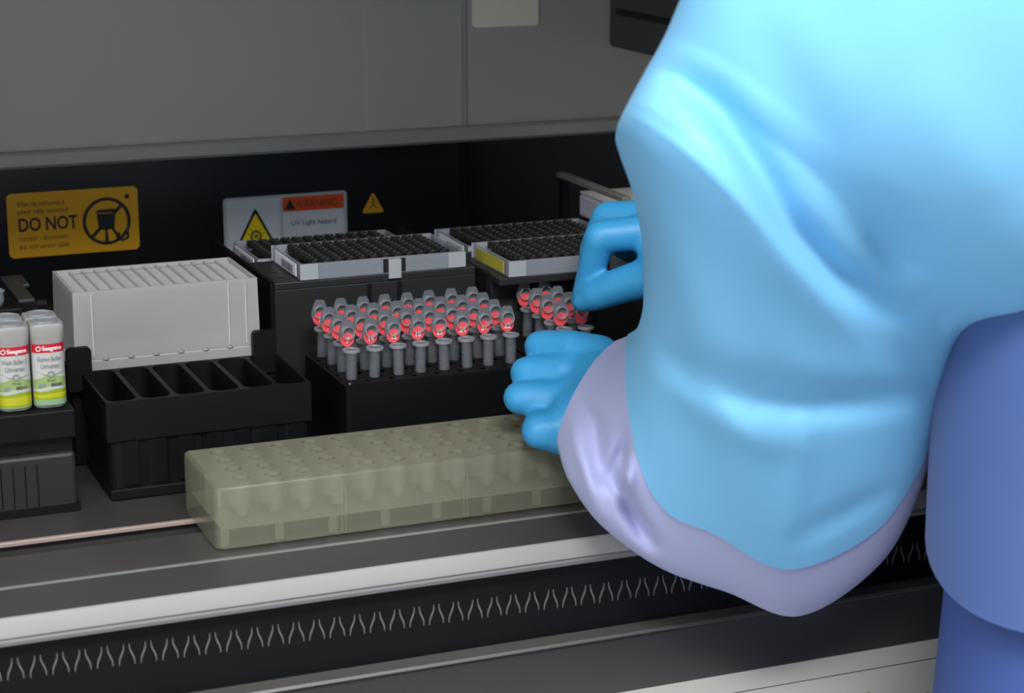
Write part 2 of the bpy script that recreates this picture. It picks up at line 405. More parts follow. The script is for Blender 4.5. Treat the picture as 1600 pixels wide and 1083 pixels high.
mb.build('bin_symbol', M['sign_black'], s)
mb = MB(); mb.tube([(cx + .0040, -.0008, cz - .0060), (cx + .0072, -.0008, cz - .0105), (cx + .0085, -.0008, cz - .0140), (cx + .0125, -.0008, cz - .0165), (cx + .0165, -.0008, cz - .0140), (cx + .0160, -.0008, cz - .0090), (cx + .0172, -.0008, cz - .0040)], .0011, 6)
mb.tube([(cx + .0085, -.0008, cz - .0135), (cx + .0085, -.0008, cz - .0098)], .0017, 6); mb.build('cable_symbol', M['sign_black'], s)
MB().rev([(.0020, -.0008), (.0020, -.0004)], (.0430, 0, .0180), 12, 'y').build('screw_dot', M['sign_black'], s)

def tri_pts(w, h, r, cx, z0, n=4):
    P = [Vector((cx - w / 2, z0)), Vector((cx + w / 2, z0)), Vector((cx, z0 + h))]; out = []
    for i in range(3):
        a, b, c = P[i - 1], P[i], P[(i + 1) % 3]
        p, q = b + (a - b).normalized() * r, b + (c - b).normalized() * r
        for k in range(n + 1):
            t_ = k / n; v = p * (1 - t_) ** 2 + b * 2 * t_ * (1 - t_) + q * t_ * t_; out.append((v.x, v.y))
    return out
s = thing('warning_sign', 'white warning sign with a large yellow triangle and an orange header band', 'sign', (.1033, SY, .1040))
MB().prism(rrect(.1055, .0470, .003), 'y', -.0006, 0).build('plate', M['sign_frame'], s)
MB().prism(rrect(.0450, .0425, .001, 2, -.0275, 0), 'y', -.0008, -.0005).build('symbol_field', M['sign_white'], s)
MB().prism(rrect(.0525, .0300, .001, 2, .0235, -.0062), 'y', -.0008, -.0005).build('text_field', M['sign_white'], s)
MB().prism(rrect(.0525, .0120, .0005, 2, .0235, .0150), 'y', -.0008, -.0005).build('header_band', M['sign_orange'], s)
MB().prism(tri_pts(.0345, .0330, .003, -.0262, -.0185), 'y', -.0010, -.0007).build('triangle_border', M['sign_black'], s)
MB().prism(tri_pts(.0278, .0262, .002, -.0262, -.0165), 'y', -.0012, -.0009).build('triangle', M['sign_tri'], s)
mb = MB(); mb.rev([(.0030, -.0014), (.0050, -.0014), (.0050, -.0011), (.0030, -.0011)], (-.0262, 0, -.0095), 20, 'y', close=True)
mb.rev([(.0017, -.0014), (.0017, -.0011)], (-.0262, 0, -.0095), 12, 'y')
for k in range(5):
    a = R(20 + 35 * k); mb.tube([(-.0262 + .0058 * math.cos(a), -.0013, -.0095 + .0058 * math.sin(a)), (-.0262 + .0078 * math.cos(a), -.0013, -.0095 + .0078 * math.sin(a))], .0004, 5)
mb.build('lamp_symbol', M['sign_brown'], s)
text('lettering', 'WARNING', .0090, M['sign_brown'], s, (.0260, -.0009, .0118), 'CENTER', width=.85)
MB().prism(tri_pts(.0095, .0085, .001, .0035, .0108), 'y', -.0011, -.0008).build('header_triangle', M['sign_black'], s)
text('lettering', 'UV Light hazard', .0062, M['ink'], s, (.0235, -.0009, -.0030), 'CENTER', width=.98)
s = thing('small_triangle_sign', 'small yellow triangular sticker on the black rear wall', 'sign', (.1790, SY, .1068))
MB().prism(tri_pts(.0200, .0180, .003, 0, 0), 'y', -.0005, 0).build('plate', M['sign_gold'], s)
mb = MB(); mb.tube([(0, -.0007, .0125), (0, -.0007, .0065)], .0006, 6); mb.tube([(-.0035, -.0007, .004), (0, -.0007, .0065), (.0035, -.0007, .004)], .0005, 6); mb.build('hazard_symbol', M['sign_brown'], s)

# ================================================================== trough rack (six compartments)
t = thing('trough_rack', 'black rack with six open rounded compartments in front of the white box', 'rack', (-.1205, .112, .0004))
w, d, h0, h1 = .1360, .0835, .0400, .0662
nb = 6; pw = w / nb
mb = MB()
def trough_cell(mb, x0, x1, y0, y1, zt, zb, mx, my):
    pts = rrect(x1 - x0 - 2 * mx, y1 - y0 - 2 * my, (x1 - x0) * .30, 5, (x0 + x1) / 2, (y0 + y1) / 2)
    ci = [mb.bm.verts.new((u, v, zt)) for u, v in pts]; lo = [mb.bm.verts.new((u, v, zb)) for u, v in pts]
    cxx, cyy = (x0 + x1) / 2, (y0 + y1) / 2; hx, hy = (x1 - x0) / 2, (y1 - y0) / 2; sq = []
    for u, v in pts:
        k = 1 / max(abs(u - cxx) / hx, abs(v - cyy) / hy); sq.append(mb.bm.verts.new((cxx + (u - cxx) * k, cyy + (v - cyy) * k, zt)))
    n = len(pts)
    for i in range(n):
        j = (i + 1) % n
        mb.bm.faces.new((ci[i], ci[j], sq[j], sq[i])); mb.bm.faces.new((ci[i], lo[i], lo[j], ci[j]))
    mb.bm.faces.new(lo)
for i in range(nb): trough_cell(mb, i * pw, (i + 1) * pw, 0, d, h1, .008, .0016, .0022)
o = mb.build('compartment_insert', M['black'], t)
mb = MB()
for q in (((0, 0), (w, 0)), ((w, 0), (w, d)), ((w, d), (0, d)), ((0, d), (0, 0))):
    a, b = q; mb.bm.faces.new([mb.bm.verts.new(p) for p in ((*a, h0), (*b, h0), (*b, h1), (*a, h1))])
bmesh.ops.remove_doubles(mb.bm, verts=mb.bm.verts[:], dist=1e-6)
mb.build('upper_skirt', M['black'], t)
MB().box(.003, w - .003, .003, d - .003, .006, h0 + .004).build('lower_body', M['black_gloss'], t)
for i in range(7): MB().box(.010 + i * .0185, .0205 + i * .0185, .0015, .0035, .009, h0 - .001, .0005).build('front_rib', M['black_gloss'], t)
MB().box(.001, w - .001, .0008, d, 0, .0075, .001).build('foot_flange', M['black'], t)

# ================================================================== plate carrier and the white box
t = thing('plate_carrier', 'low black carrier with rounded corner tabs holding the white box', 'carrier', (-.1225, .196, .0004))
MB().box(-.004, .132, .0015, .090, 0, .0648, .001).build('carrier_base', M['black'], t)
for x0 in (-.0075, .1205):
    MB().prism(rrect(.0165, .0300, .003, 4, x0 + .00825, .0690), 'y', -.0055, -.0005).build('corner_tab', M['black'], t)
t = thing('white_box', 'frosted white twelve-channel reservoir box standing on the black carrier', 'box', (-.1225, .1990, .0655))
bw, bd, bh = .1270, .0750, .0550; ncol = 12
mb = MB(); n4 = []
def shell(mb, z0, z1, i0, i1, th):
    out0 = [(i0, i0), (bw - i0, i0), (bw - i0, bd - i0), (i0, bd - i0)]; out1 = [(i1, i1), (bw - i1, i1), (bw - i1, bd - i1), (i1, bd - i1)]
    inn = [(i1 + th, i1 + th), (bw - i1 - th, i1 + th), (bw - i1 - th, bd - i1 - th), (i1 + th, bd - i1 - th)]
    A = [mb.bm.verts.new((*p, z0)) for p in out0]; B = [mb.bm.verts.new((*p, z1)) for p in out1]
    C = [mb.bm.verts.new((*p, z1)) for p in inn]; D = [mb.bm.verts.new((*p, z0 + .004)) for p in inn]
    for P_, Q_ in ((A, B), (B, C), (C, D)):
        for i in range(4): mb.bm.faces.new((P_[i], P_[(i + 1) % 4], Q_[(i + 1) % 4], Q_[i]))
    mb.bm.faces.new(D); mb.bm.faces.new(A[::-1])
shell(mb, .008, bh, -.0008, 0, .0022)
o = mb.build('box_shell', M['white_box'], t)
cw = (bw - .0044 - .018) / ncol
for i in range(ncol + 1):
    x = .0022 + .009 + i * cw
    MB().box(x - .0006, x + .0006, .0022, bd - .0022, .020, bh - .0010).build('divider', M['white_box'], t)
MB().box(.0022, bw - .0022, .0022, bd - .0022, .018, bh - .0024).build('liquid_surface', M['white_fill'], t)
for i in range(ncol): MB().box(.0122 + i * cw + .0005, .0122 + (i + 1) * cw - .0020, bd - .0078, bd - .0060, bh - .0024, bh - .0018).build('slit', M['ink_grey'], t)
MB().box(-.0018, bw + .0018, -.0018, bd + .0018, 0, .0078, .0008).build('base_flange', M['white_box'], t)
for i in range(6): MB().rev([(.0028, 0), (.0022, .0012), (.0008, .0018)], (.020 + i * .0172, -.0004, .0078), 10).build('flange_bump', M['ink_grey'], t, True)
for x in (.012, .106, .118): MB().box(x - .0004, x + .0004, -.0012, 0.0, .010, bh - .002).build('front_seam', M['white_fill'], t)

# ================================================================== bottles and their rack
t = thing('bottle_rack', 'black rack at the left edge holding the labelled bottles', 'rack', (-.1415, .104, .0004))
MB().box(-.0580, 0, 0, .085, .0485, .0668, .0010).build('top_tray', M['black'], t)
MB().box(-.0570, -.002, .005, .082, .0380, .0485).build('neck', M['black_gloss'], t)
MB().box(-.0580, -.0008, .0005, .084, .0, .0390, .0025).build('lower_body', M['carrier'], t)
for x in (-.048, -.0405, -.0330, -.0255): MB().box(x - .0004, x + .0004, 0.0, .001, .006, .0330).build('groove', M['black'], t)
MB().box(-.0585, .0004, -.0006, .084, 0, .0050).build('foot_flange', M['black'], t)

def sq_ring(mb, w, d, r, z, n=5): return [mb.bm.verts.new((u, v, z)) for u, v in rrect(w, d, r, n)]
def bottle(kind):
    b = thing('reagent_bottle', '', 'bottle', (0, 0, 0), 'reagent bottles in the left rack')
    mb = MB(); wv = .0206; dp = .0196
    prof = [(.86, 0.0, .006), (.97, .0010, .0065), (1.0, .0030, .0065), (1.0, .0420, .0065), (1.02, .0450, .0050), (1.03, .0515, .0042), (1.0, .0535, .0040), (.96, .0543, .0038)]
    rings = [sq_ring(mb, wv * k, dp * k, r, z) for k, z, r in prof]
    for A, B in zip(rings[:-1], rings[1:]):
        for i in range(len(A)): mb.bm.faces.new((A[i], A[(i + 1) % len(A)], B[(i + 1) % len(A)], B[i]))
    mb.bm.faces.new(rings[0][::-1]); mb.bm.faces.new(rings[-1])
    mb.build('body', M['bottle'], b, True, 50)
    MB().rev([(.0082, .0540), (.0080, .0556), (.0073, .0556), (.0071, .0542)], (0, 0, 0), 20, close=True).build('neck_ring', M['ring'], b, True)
    MB().rev([(.0070, .0541), (.0070, .0546)], (0, 0, 0), 18).build('mouth_film', M['ink_grey'], b)
    if kind is None: return b
    # wrapped paper label: band meshes that follow the rounded front
    def front(x, off):  # y on the front face for a given x
        r = .0065; hx = wv / 2; hy = dp / 2; ax = min(abs(x), hx - 1e-5)
        if ax <= hx - r: yy = -hy - .00055 * math.cos(ax / (hx - r) * math.pi / 2)
        else: yy = -(hy - r) - math.sqrt(max(r * r - (ax - (hx - r)) ** 2, 0))
        return yy - off
    def band(name, f0, f1, m, off):
        mb = MB(); n = 24; xs = [-.0100 + .0200 * i / n for i in range(n + 1)]
        A = [mb.bm.verts.new((x, front(x, off), f0(x))) for x in xs]; B = [mb.bm.verts.new((x, front(x, off), f1(x))) for x in xs]
        A2 = [mb.bm.verts.new((x, front(x, off) + .0002, f0(x))) for x in xs]; B2 = [mb.bm.verts.new((x, front(x, off) + .0002, f1(x))) for x in xs]
        for i in range(n):
            mb.bm.faces.new((A[i], A[i + 1], B[i + 1], B[i])); mb.bm.faces.new((A[i + 1], A[i], A2[i], A2[i + 1])); mb.bm.faces.new((B[i], B[i + 1], B2[i + 1], B2[i]))
        return mb.build(name, m, lab, True)
    # label root = paper sheet, prints are its sub-parts
    mb = MB(); n = 24; xs = [-.0101 + .0202 * i / n for i in range(n + 1)]
    A = [mb.bm.verts.new((x, front(x, .00025), .0025)) for x in xs]; B = [mb.bm.verts.new((x, front(x, .00025), .0420)) for x in xs]
    for i in range(n): mb.bm.faces.new((A[i], A[i + 1], B[i + 1], B[i]))
    lab = mb.build('label', M['lab_base'], b, True)
    c = lambda v: (lambda x: v)
    wav = lambda v, a, ph: (lambda x: v + a * math.sin(x * 260 + ph))
    band('red_band', c(.0365), c(.0420), M['lab_red'], .0004)
    band('green_wave', wav(.0120, .0006, .4), wav(.0205, .0014, 1.4), M['lab_green'], .0004)
    band('pale_stripe', wav(.0120, .0006, .4), wav(.0140, .0008, .8), M['lab_base'], .0005)
    band('lime_wave', c(.0060 if kind == 'elution' else .0030), wav(.0120, .0006, .4), M['lab_lime'], .00045)
    band('gold_stripe', c(.0072 if kind == 'elution' else .0045), wav(.0098, .0003, 0), M['lab_gold'], .0005)
    band('base_stripe', c(.0025), c(.0060) if kind == 'elution' else c(.0032), M['lab_mint'], .0005)
    bend = lambda x, z: (x, front(x, .0006) - .0)
    mk = lambda body, size, m, x, z, al='CENTER', wt=0.0, wd=1.0: text('print', body, size, m, lab, (0, 0, z), al, wt, wd, bend=lambda xx, zz, x=x: (xx + x, front(xx + x, .00065 if zz > 0 else .00055)))
    mk('Seegene', .0037, M['ink_white'], .0018, .0381, wt=.00010)
    mb = MB(); mb.rev([(.0011, 0), (.0016, 0), (.0016, .0003), (.0011, .0003)], (-.0066, front(-.0066, .0013), .0393), 14, 'y', close=True); mb.build('print_mark', M['ink_white'], lab)
    if kind == 'elution':
        mk('Elution Buffer', .0041, M['ink_grey'], 0, .0310, wd=.66, wt=.00006); mk('Universal', .0044, M['ink_grey'], 0, .0264, wd=.72, wt=.00006)
    else:
        mk('Wash Buffer 2', .0041, M['ink_grey'], 0, .0310, wd=.66, wt=.00006); mk('Universal', .0044, M['ink_grey'], 0, .0264, wd=.72, wt=.00006)
    mb = MB(); mb.rev([(.0013, 0), (.0022, 0), (.0022, .0003), (.0013, .0003)], (.0004, front(0, .0008), .0225), 16, 'y', close=True)
    mb.tube([(-.0085, front(-.0085, .0006), .0246), (-.0040, front(-.004, .0006), .0225), (-.0018, front(-.0018, .0006), .0222)], .00018, 5)
    mb.tube([(.0024, front(.0024, .0006), .0222), (.0060, front(.006, .0006), .0228), (.0085, front(.0085, .0006), .0232)], .00018, 5); mb.build('print_mark', M['ink_grey'], lab)
    mk('50 mL' if kind == 'elution' else '75 mL', .0022, M['ink'], .0006, .0178); mk('SB260' if kind == 'elution' else 'SB241', .0028, M['ink'], .0036, .0146, wt=.00012)
    mb = MB(); mb.prism(rrect(.0040, .0024, .0007, 2, -.0052, .0158), 'y', front(-.0052, .0008), front(-.0052, .0004)); mb.build('print_mark', M['ink_grey'], lab)
    return b
b = bottle('elution'); b.location = (-.1545, .1203, .0674); b['label'] = 'white bottle labelled Elution Buffer Universal with a red and lime label'
b2 = bottle('wash'); b2.location = (-.1762, .1200, .0674); b2['label'] = 'white bottle labelled Wash Buffer at the left edge, red and lime label'
bp = bottle(None); bp.location = (-.1545, .1408, .0674); bp['label'] = 'white open bottle standing behind the Elution Buffer bottle'
remember(bp); b4 = copy_tree(bp); b4.location = (-.1762, .1406, .0674); b4['label'] = 'white open bottle standing behind the Wash Buffer bottle'

# black carrier behind the bottles, with a clear cup on it
t = thing('rear_carrier', 'low black stepped carrier standing behind the bottle rack at left', 'carrier', (-.1400, .240, .0004))
MB().box(-.0500, -.0020, .045, .135, 0, .0930, .001).build('carrier_body', M['black'], t)
MB().box(-.0030, .0085, .060, .145, .0930, .0955, .0005).build('top_bar', M['dark_grey'], t)
MB().box(.0085, .0130, .110, .145, .0930, .0955, .0005).build('hook', M['dark_grey'], t)
MB().box(-.0020, .0085, .050, .150, 0, .0930).build('side_plate', M['black'], t)
MB().box(.0085, .0260, .058, .1, 0, .0820, .001).build('low_block', M['black'], t)
MB().box(.0085, .0230, .0985, .1, .0820, .0850).build('edge_strip', M['carrier'], t)
t = thing('clear_cup', 'small crumpled clear plastic cup on the black carrier at the left edge', 'cup', (-.1610, .3000, .0936))
MB().rev([(.0068, 0), (.0085, .004), (.0080, .008), (.0090, .0105), (.0082, .0110), (.0074, .0085), (.0078, .004), (.0060, .0008)], n=12).build('cup_wall', M['ring'], t, True)
MB().rev([(.0045, .0085), (.0030, .0125), (.0008, .0135)], n=10).build('knob', M['ring'], t, True)

# ================================================================== tube racks and tubes
RX, RY, RZ = .0497, .1300, .0610
CP, RP = .01655, .0218
def tube_rack(name, label, x0, x1, cols):
    t = thing(name, label, 'rack', (x0, .112, .0004))
    W_ = x1 - x0; D_ = .0985
    mb = MB(); xs = [c - x0 for c in cols]; ys = [RY - .112 + RP * k for k in range(4)]
    mb.holed(xs, ys, .0048, RZ, .030, CP, RP, 16, 0.0018, W_ - .0018, .0018, D_ - .0018, bottom=True)
    bmesh.ops.remove_doubles(mb.bm, verts=mb.bm.verts[:], dist=1e-6); mb.build('hole_plate', M['black'], t)
    mb = MB(); o_ = rrect(W_, D_, .003, 3, W_ / 2, D_ / 2); i_ = rrect(W_ - .0036, D_ - .0036, .0015, 3, W_ / 2, D_ / 2)
    A = [mb.bm.verts.new((*p, 0)) for p in o_]; B = [mb.bm.verts.new((*p, RZ - .0008)) for p in o_]; C = [mb.bm.verts.new((*p, RZ)) for p in i_]
    for P_, Q_ in ((A, B), (B, C)):
        for i in range(len(o_)): mb.bm.faces.new((P_[i], P_[(i + 1) % len(o_)], Q_[(i + 1) % len(o_)], Q_[i]))
    mb.bm.faces.new(A[::-1]); mb.build('rack_body', M['black_gloss'], t)
    MB().rev([(.0010, 0), (.0008, .0007)], (.0035, .0035, RZ), 8).build('corner_pin', M['rim'], t)
    return t
cols1 = [RX + CP * i for i in range(8)]
cols2 = [.2060, .2060 + CP]
tube_rack('tube_rack', 'black rack holding the large group of open tubes, middle of the deck', .0400, .1815, cols1)
tube_rack('tube_rack', 'black rack half hidden by the gloved hands, right of the large tube rack', .1835, .2560, cols2)

def cap_outline():
    half = [(.0012, 0.0), (.0030, .0012), (.0046, .0036), (.0057, .0070), (.0058, .0098), (.0050, .0130), (.0040, .0162), (.0032, .0180), (.0024, .0186)]
    return half + [(-x, z) for x, z in half[::-1]]
def microtube(red=True):
    t = thing('microtube', '', 'tube', (0, 0, 0))
    # origin at the rim centre
    MB().rev_open([(.0002, -.0370), (.0022, -.0362), (.0034, -.030), (.0039, -.020), (.0040, -.0008), (.0034, -.0008), (.0033, -.020), (.0028, -.030), (.0002, -.0355)], n=14).build('tube_body', M['tube'], t, True)
    MB().rev([(.0040, -.0012), (.0060, -.0010), (.0061, .0004), (.0057, .0008), (.0040, .0008), (.0036, .0002)], n=18, close=True).build('rim', M['rim'], t, True)
    MB().box(-.0016, .0016, .0052, .0088, -.0004, .0008).build('hinge', M['rim'], t)
    mb = MB().prism(cap_outline(), 'y', .0082, .0094)
    cap = mb.build('cap', M['cap'], t)
    MB().rev([(.0040, .0050), (.0046, .0050), (.0048, .0082), (.0039, .0082)], (0, 0, .0104), 18, 'y', close=True).build('plug_ring', M['ring'], cap, True)
    if red: MB().rev([(.0048, .0076), (.0048, .0082)], (0, 0, .0053), 18, 'y').build('red_sticker', M['red'], cap)
    return t
proto = microtube(); remember(proto)
nums = ['7', '14', '15', '16', '23', '24', '31', '32']
rown = ['front', 'second', 'third', 'back']; coln = ['first', 'second', 'third', 'fourth', 'fifth', 'sixth', 'seventh', 'eighth']
first = True
def place_tube(x, y, label, group, num=None, scl=1.0):
    global first
    t = proto if first else copy_tree(proto); first = False
    t.location = (x, y, RZ + .0199); t['label'] = label; t['group'] = group
    t.rotation_euler = (random.uniform(-.04, .04), random.uniform(-.03, .03), random.uniform(-.07, .07))
    if num:
        cap = [c for c in bpy.data.objects if c.parent == t and c.name.startswith('cap')][0]
        text('number', num, .0052, M['num'], cap, (0, .0074, .0030), 'CENTER', .0001, .9)
    return t
for r in range(4):
    for c in range(8):
        place_tube(cols1[c], RY + RP * r, 'open tube with red sticker, %s row of the large rack, %s from the left' % (rown[r], coln[c]), 'open tubes in the large rack', nums[c] if r == 0 else ('1' if (r == 3 and c == 0) else None))
for r in range(4):
    for c in range(2):
        lab = 'open tube in the right rack, %s row, %s' % (rown[r], 'left of the pinching fingers' if c == 0 else 'nearer the pinching fingers')
        if r == 0 and c == 1: lab = 'open tube whose cap is pinched between gloved finger and thumb'
        place_tube(cols2[c], RY + RP * r, lab, 'open tubes in the right rack', None)

# ================================================================== tip carriers, tip racks, tips
def tip_carrier(label, x0, x1, y0, ymid, y1, z0, z1, inset):
    t = thing('tip_carrier', label, 'carrier', (x0, y0, 0)); w_ = x1 - x0
    MB().box(0, w_, inset, ymid - y0, .0004, z0 - .0055, .0005).build('front_step', M['carrier'], t)
    MB().box(0, w_, 0, ymid - y0, z0 - .0055, z0, .0008).build('top_plate', M['carrier'], t)
    MB().box(0, w_, ymid - y0, y1 - y0, .0004, z1, .001).build('rear_step', M['carrier'], t)
    for yy in (.02, .038): MB().rev([(.0028, 0), (.0028, .0003)], (.010, yy, z0), 10).build('pin_hole', M['black_panel'], t)
    MB().box(-.003, 0, inset + .001, y1 - y0, .0004, z0 + .001).build('side_rail', M['black'], t)
    MB().box(w_ * .45, w_ * .47, inset - .001, inset, .062, z0 - .006).build('front_groove', M['black_panel'], t)
    MB().box(w_ * .60, w_ * .62, inset - .001, inset, .062, z0 - .006).build('front_groove', M['black_panel'], t)
    return t
tip_carrier('dark stepped carrier under the two left tip racks', .0260, .1790, .2318, .3085, .4050, .1078, .0963, .0005)
tip_carrier('dark stepped carrier under the two right tip racks', .1830, .3190, .1938, .2940, .4050, .1058, .0963, .018)
TW, TD = .1255, .0745
def tip_rack(label, x, y, z, tag):
    t = thing('tip_rack', label, 'tip rack', (x, y, z), 'tip racks')
    H = .0118; th = .0016; clip = -.0035 if 'rear' not in label and 'front of' not in label and 'back' not in label else .0005
    mb = MB(); o_ = rrect(TW, TD, .004, 3, TW / 2, TD / 2); i_ = rrect(TW - 2 * th, TD - 2 * th, .003, 3, TW / 2, TD / 2)
    A = [mb.bm.verts.new((*p, 0)) for p in o_]; B = [mb.bm.verts.new((*p, H)) for p in o_]; C = [mb.bm.verts.new((*p, H)) for p in i_]; D_ = [mb.bm.verts.new((*p, .0005)) for p in i_]
    for P_, Q_ in ((A, B), (B, C), (C, D_)):
        for i in range(len(o_)): mb.bm.faces.new((P_[i], P_[(i + 1) % len(o_)], Q_[(i + 1) % len(o_)], Q_[i]))
    mb.build('rack_wall', M['clear'], t, False)
    MB().box(.008, TW - .008, .006, TD - .006, .0006, .0040).build('tip_deck', M['tip'], t)
    for cx0, cx1 in ((-.0003, .0130), (TW - .0130, TW + .0003)):
        for cy0, cy1 in ((-.0004, .0003), (TD - .0003, TD + .0004)):
            MB().box(cx0, cx1, cy0, cy1, .0004, H - .0002).build('frosted_corner', M['clear_bright'], t)
    MB().prism([(TW * .525, .0105), (TW * .60, .0105), (TW * .60, clip), (TW * .525, clip)], 'y', -.0018, -.0006).build('latch_clip', M['clear_bright'], t)
    MB().box(TW * .495, TW * .525, -.0005, 0, .001, H - .001).build('wall_gap', M['tip'], t); MB().box(TW * .60, TW * .63, -.0005, 0, .001, H - .001).build('wall_gap', M['tip'], t)
    lm = M['yellow_tag'] if tag == 'yellow' else M['label_white']
    lb = MB().box(-.0006, -.0001, .010, TD - .010, .0012, H - .0015).build('barcode_label', lm, t)
    if tag == 'yellow': lb['label'] = 'yellow tag on the end of the rack'
    else:
        lb['label'] = 'white barcode label'
        y_ = .018
        mb = MB()
        for k in range(12):
            wd = random.choice((.0008, .0014, .002)); mb.box(-.0009, -.0006, y_, y_ + wd, .0022, .0078); y_ += wd + random.choice((.0008, .0014))
            if y_ > TD - .03: break
        mb.build('barcode', M['barcode'], lb)
    return t
racks = [('front left tip rack', .0450, .2310, .1083, ''), ('front right tip rack', .1900, .1930, .1063, 'yellow'),
         ('rear left tip rack', .0360, .3130, .0968, ''), ('rear right tip rack', .1990, .2985, .0968, '')]
rack_lab = {'front left tip rack': 'clear tip rack full of black tips, nearest one on the left carrier', 'front right tip rack': 'clear tip rack of black tips with a yellow tag on its end',
            'rear left tip rack': 'clear tip rack of black tips in front of the white warning sign', 'rear right tip rack': 'clear tip rack of black tips at the back beside the white module'}
mb = MB(); mb.rev([(.0026, -.0045), (.0032, .0), (.00425, .0002), (.00425, .0042), (.0030, .0042), (.0026, .0012), (.0002, .0006)], n=10)
tip0 = mb.build('pipette_tip', M['tip'], None, True, 50); tip0['category'] = 'pipette tip'
# short stub of each tip stands on the rack deck; its shaft hangs below inside the carrier
for v in tip0.data.vertices:
    if v.co.z < 0: v.co.z = 0.0
ntip = 0; used0 = False
for name, x, y, z, tag in racks:
    tip_rack(rack_lab[name], x, y, z, tag)
    px_ = .00895; py_ = .00815; stuffed = None
    for r in range(8):
        for c in range(12):
            tx = x + TW / 2 + (c - 5.5) * px_; ty = y + TD / 2 + (r - 3.5) * py_
            full = name in ('front left tip rack', 'front right tip rack') or (name == 'rear left tip rack' and r >= 2) or (name == 'rear right tip rack' and r >= 5)
            if full and ntip < 300:
                o = tip0 if not used0 else tip0.copy()
                if used0: COL.objects.link(o)
                used0 = True
                o.location = (tx, ty, z + .0040 + .0044); o['label'] = 'black pipette tip standing in the ' + {'front left tip rack': 'nearest tip rack on the left carrier', 'front right tip rack': 'tip rack with the yellow tag', 'rear left tip rack': 'tip rack before the white warning sign', 'rear right tip rack': 'rearmost tip rack beside the white module'}[name]
                o['group'] = 'tips in the ' + name; ntip += 1
            else:
                stuffed = stuffed or MB()
                stuffed.rev([(.0032, .0), (.00425, .0002), (.00425, .0042), (.0030, .0042), (.0026, .0012), (.0002, .0006)], (tx, ty, z + .0084), 10)
    if stuffed:
        o = stuffed.build('remaining_tips', M['tip'], None, True, 50); o['kind'] = 'stuff'; o['label'] = 'remaining black tips standing in the ' + ('rear left' if 'left' in name else 'rear right') + ' tip rack'; o['category'] = 'pipette tips'

# white module and rail at the back right
t = thing('white_module', 'pale module box at the back right behind the gloved hand', 'module', (.3345, .3000, .0004))
MB().box(0, .060, 0, .095, .1055, .1250, .003).build('housing', M['module'], t)
MB().box(.0005, .060, .001, .094, .1250, .1268, .0006).build('lid', M['module_top'], t)
MB().box(.003, .058, .003, .09, 0, .1056).build('stand', M['black'], t)
MB().box(-.0005, .0005, .030, .040, .1095, .1125).build('mark', M['lab_red'], t)
t = thing('guide_rail', 'thin dark rail running back beside the pale module', 'rail', (.3205, .2800, .0004))
MB().box(0, .008, 0, .13, .1370, .1415, .001).build('rail_bar', M['rail'], t)
MB().box(.001, .007, .002, .010, 0, .1375).build('post', M['black'], t); MB().box(.001, .007, .118, .126, 0, .1375).build('post', M['black'], t)

# ================================================================== cloudy resin block with wells
t = thing('well_block', 'long cloudy yellowish block with rows of round wells on the steel ledge', 'block', (-.0800, -.0050, .0014))
BL, BD, BH = .2800, .0840, .0388
bx = [.0200 + .0200 * i for i in range(13)]; by = [.0180, .0355, .0535, .0745]; by = [.0150 + .0187 * k for k in range(4)]
mb = MB(); mb.holed(bx, by, .0053, BH, .003, .0200, .0187, 20, .003, BL - .003, .003, BD - .003)
bmesh.ops.remove_doubles(mb.bm, verts=mb.bm.verts[:], dist=1e-6); mb.build('top_plate', M['block_top'], t)
mb = MB(); o_ = rrect(BL, BD, .006, 4, BL / 2, BD / 2); i_ = rrect(BL - .006, BD - .006, .003, 4, BL / 2, BD / 2)
A = [mb.bm.verts.new((*p, 0)) for p in o_]; B = [mb.bm.verts.new((*p, BH - .0018)) for p in o_]; C = [mb.bm.verts.new((o[0] * .7 + i[0] * .3, o[1] * .7 + i[1] * .3, BH - .0005)) for o, i in zip(o_, i_)]; D_ = [mb.bm.verts.new((*p, BH)) for p in i_]
for P_, Q_ in ((A, B), (B, C), (C, D_)):
    for i in range(len(o_)): mb.bm.faces.new((P_[i], P_[(i + 1) % len(o_)], Q_[(i + 1) % len(o_)], Q_[i]))
mb.build('outer_wall', M['block'], t, True, 50)
MB().box(.004, BL - .004, .004, BD - .004, .0108, .0118).build('mid_plate', M['block_top'], t)
for k in range(9): MB().box(.0035 + .034 * k, .0085 + .034 * k, .003, .006, .0006, .0107).build('pillar', M['well'], t)
MB().box(.004, BL - .004, BD * .5, BD * .5 + .001, .0105, BH - .004).build('inner_wall', M['block'], t)
for x in (.080, .160, .240):
    MB().box(x - .0016, x - .0008, -.0005, .0005, .001, BH - .003).build('seam', M['well'], t); MB().box(x + .0008, x + .0016, -.0005, .0005, .001, BH - .003).build('seam', M['well'], t)
wm = None
for x in bx:
    for y in by:
        if wm is None:
            o = MB().rev_open([(.0052, -.0032), (.0050, -.014), (.0046, -.020), (.0032, -.0236), (.0002, -.0246)], n=14).build('well', M['well'], t, True); wm = o.data
        else:
            o = link('well', wm, None, t)
        o.location = (x, y, BH)

# ================================================================== person
PX, PY = .456, -.213
per = thing('person', 'person in a pale blue gown and blue gloves reaching into the machine from the right', 'person', (PX, PY, FL))
PO = Vector((PX, PY, FL))
def pobj(name, verts, faces, m, parent=per, smooth=True):
    me = bpy.data.meshes.new(name); me.from_pydata([tuple(Vector(v) - PO) for v in verts], [], faces); me.update()
    if smooth: me.polygons.foreach_set('use_smooth', [True] * len(me.polygons))
    return link(name, me, m, parent)

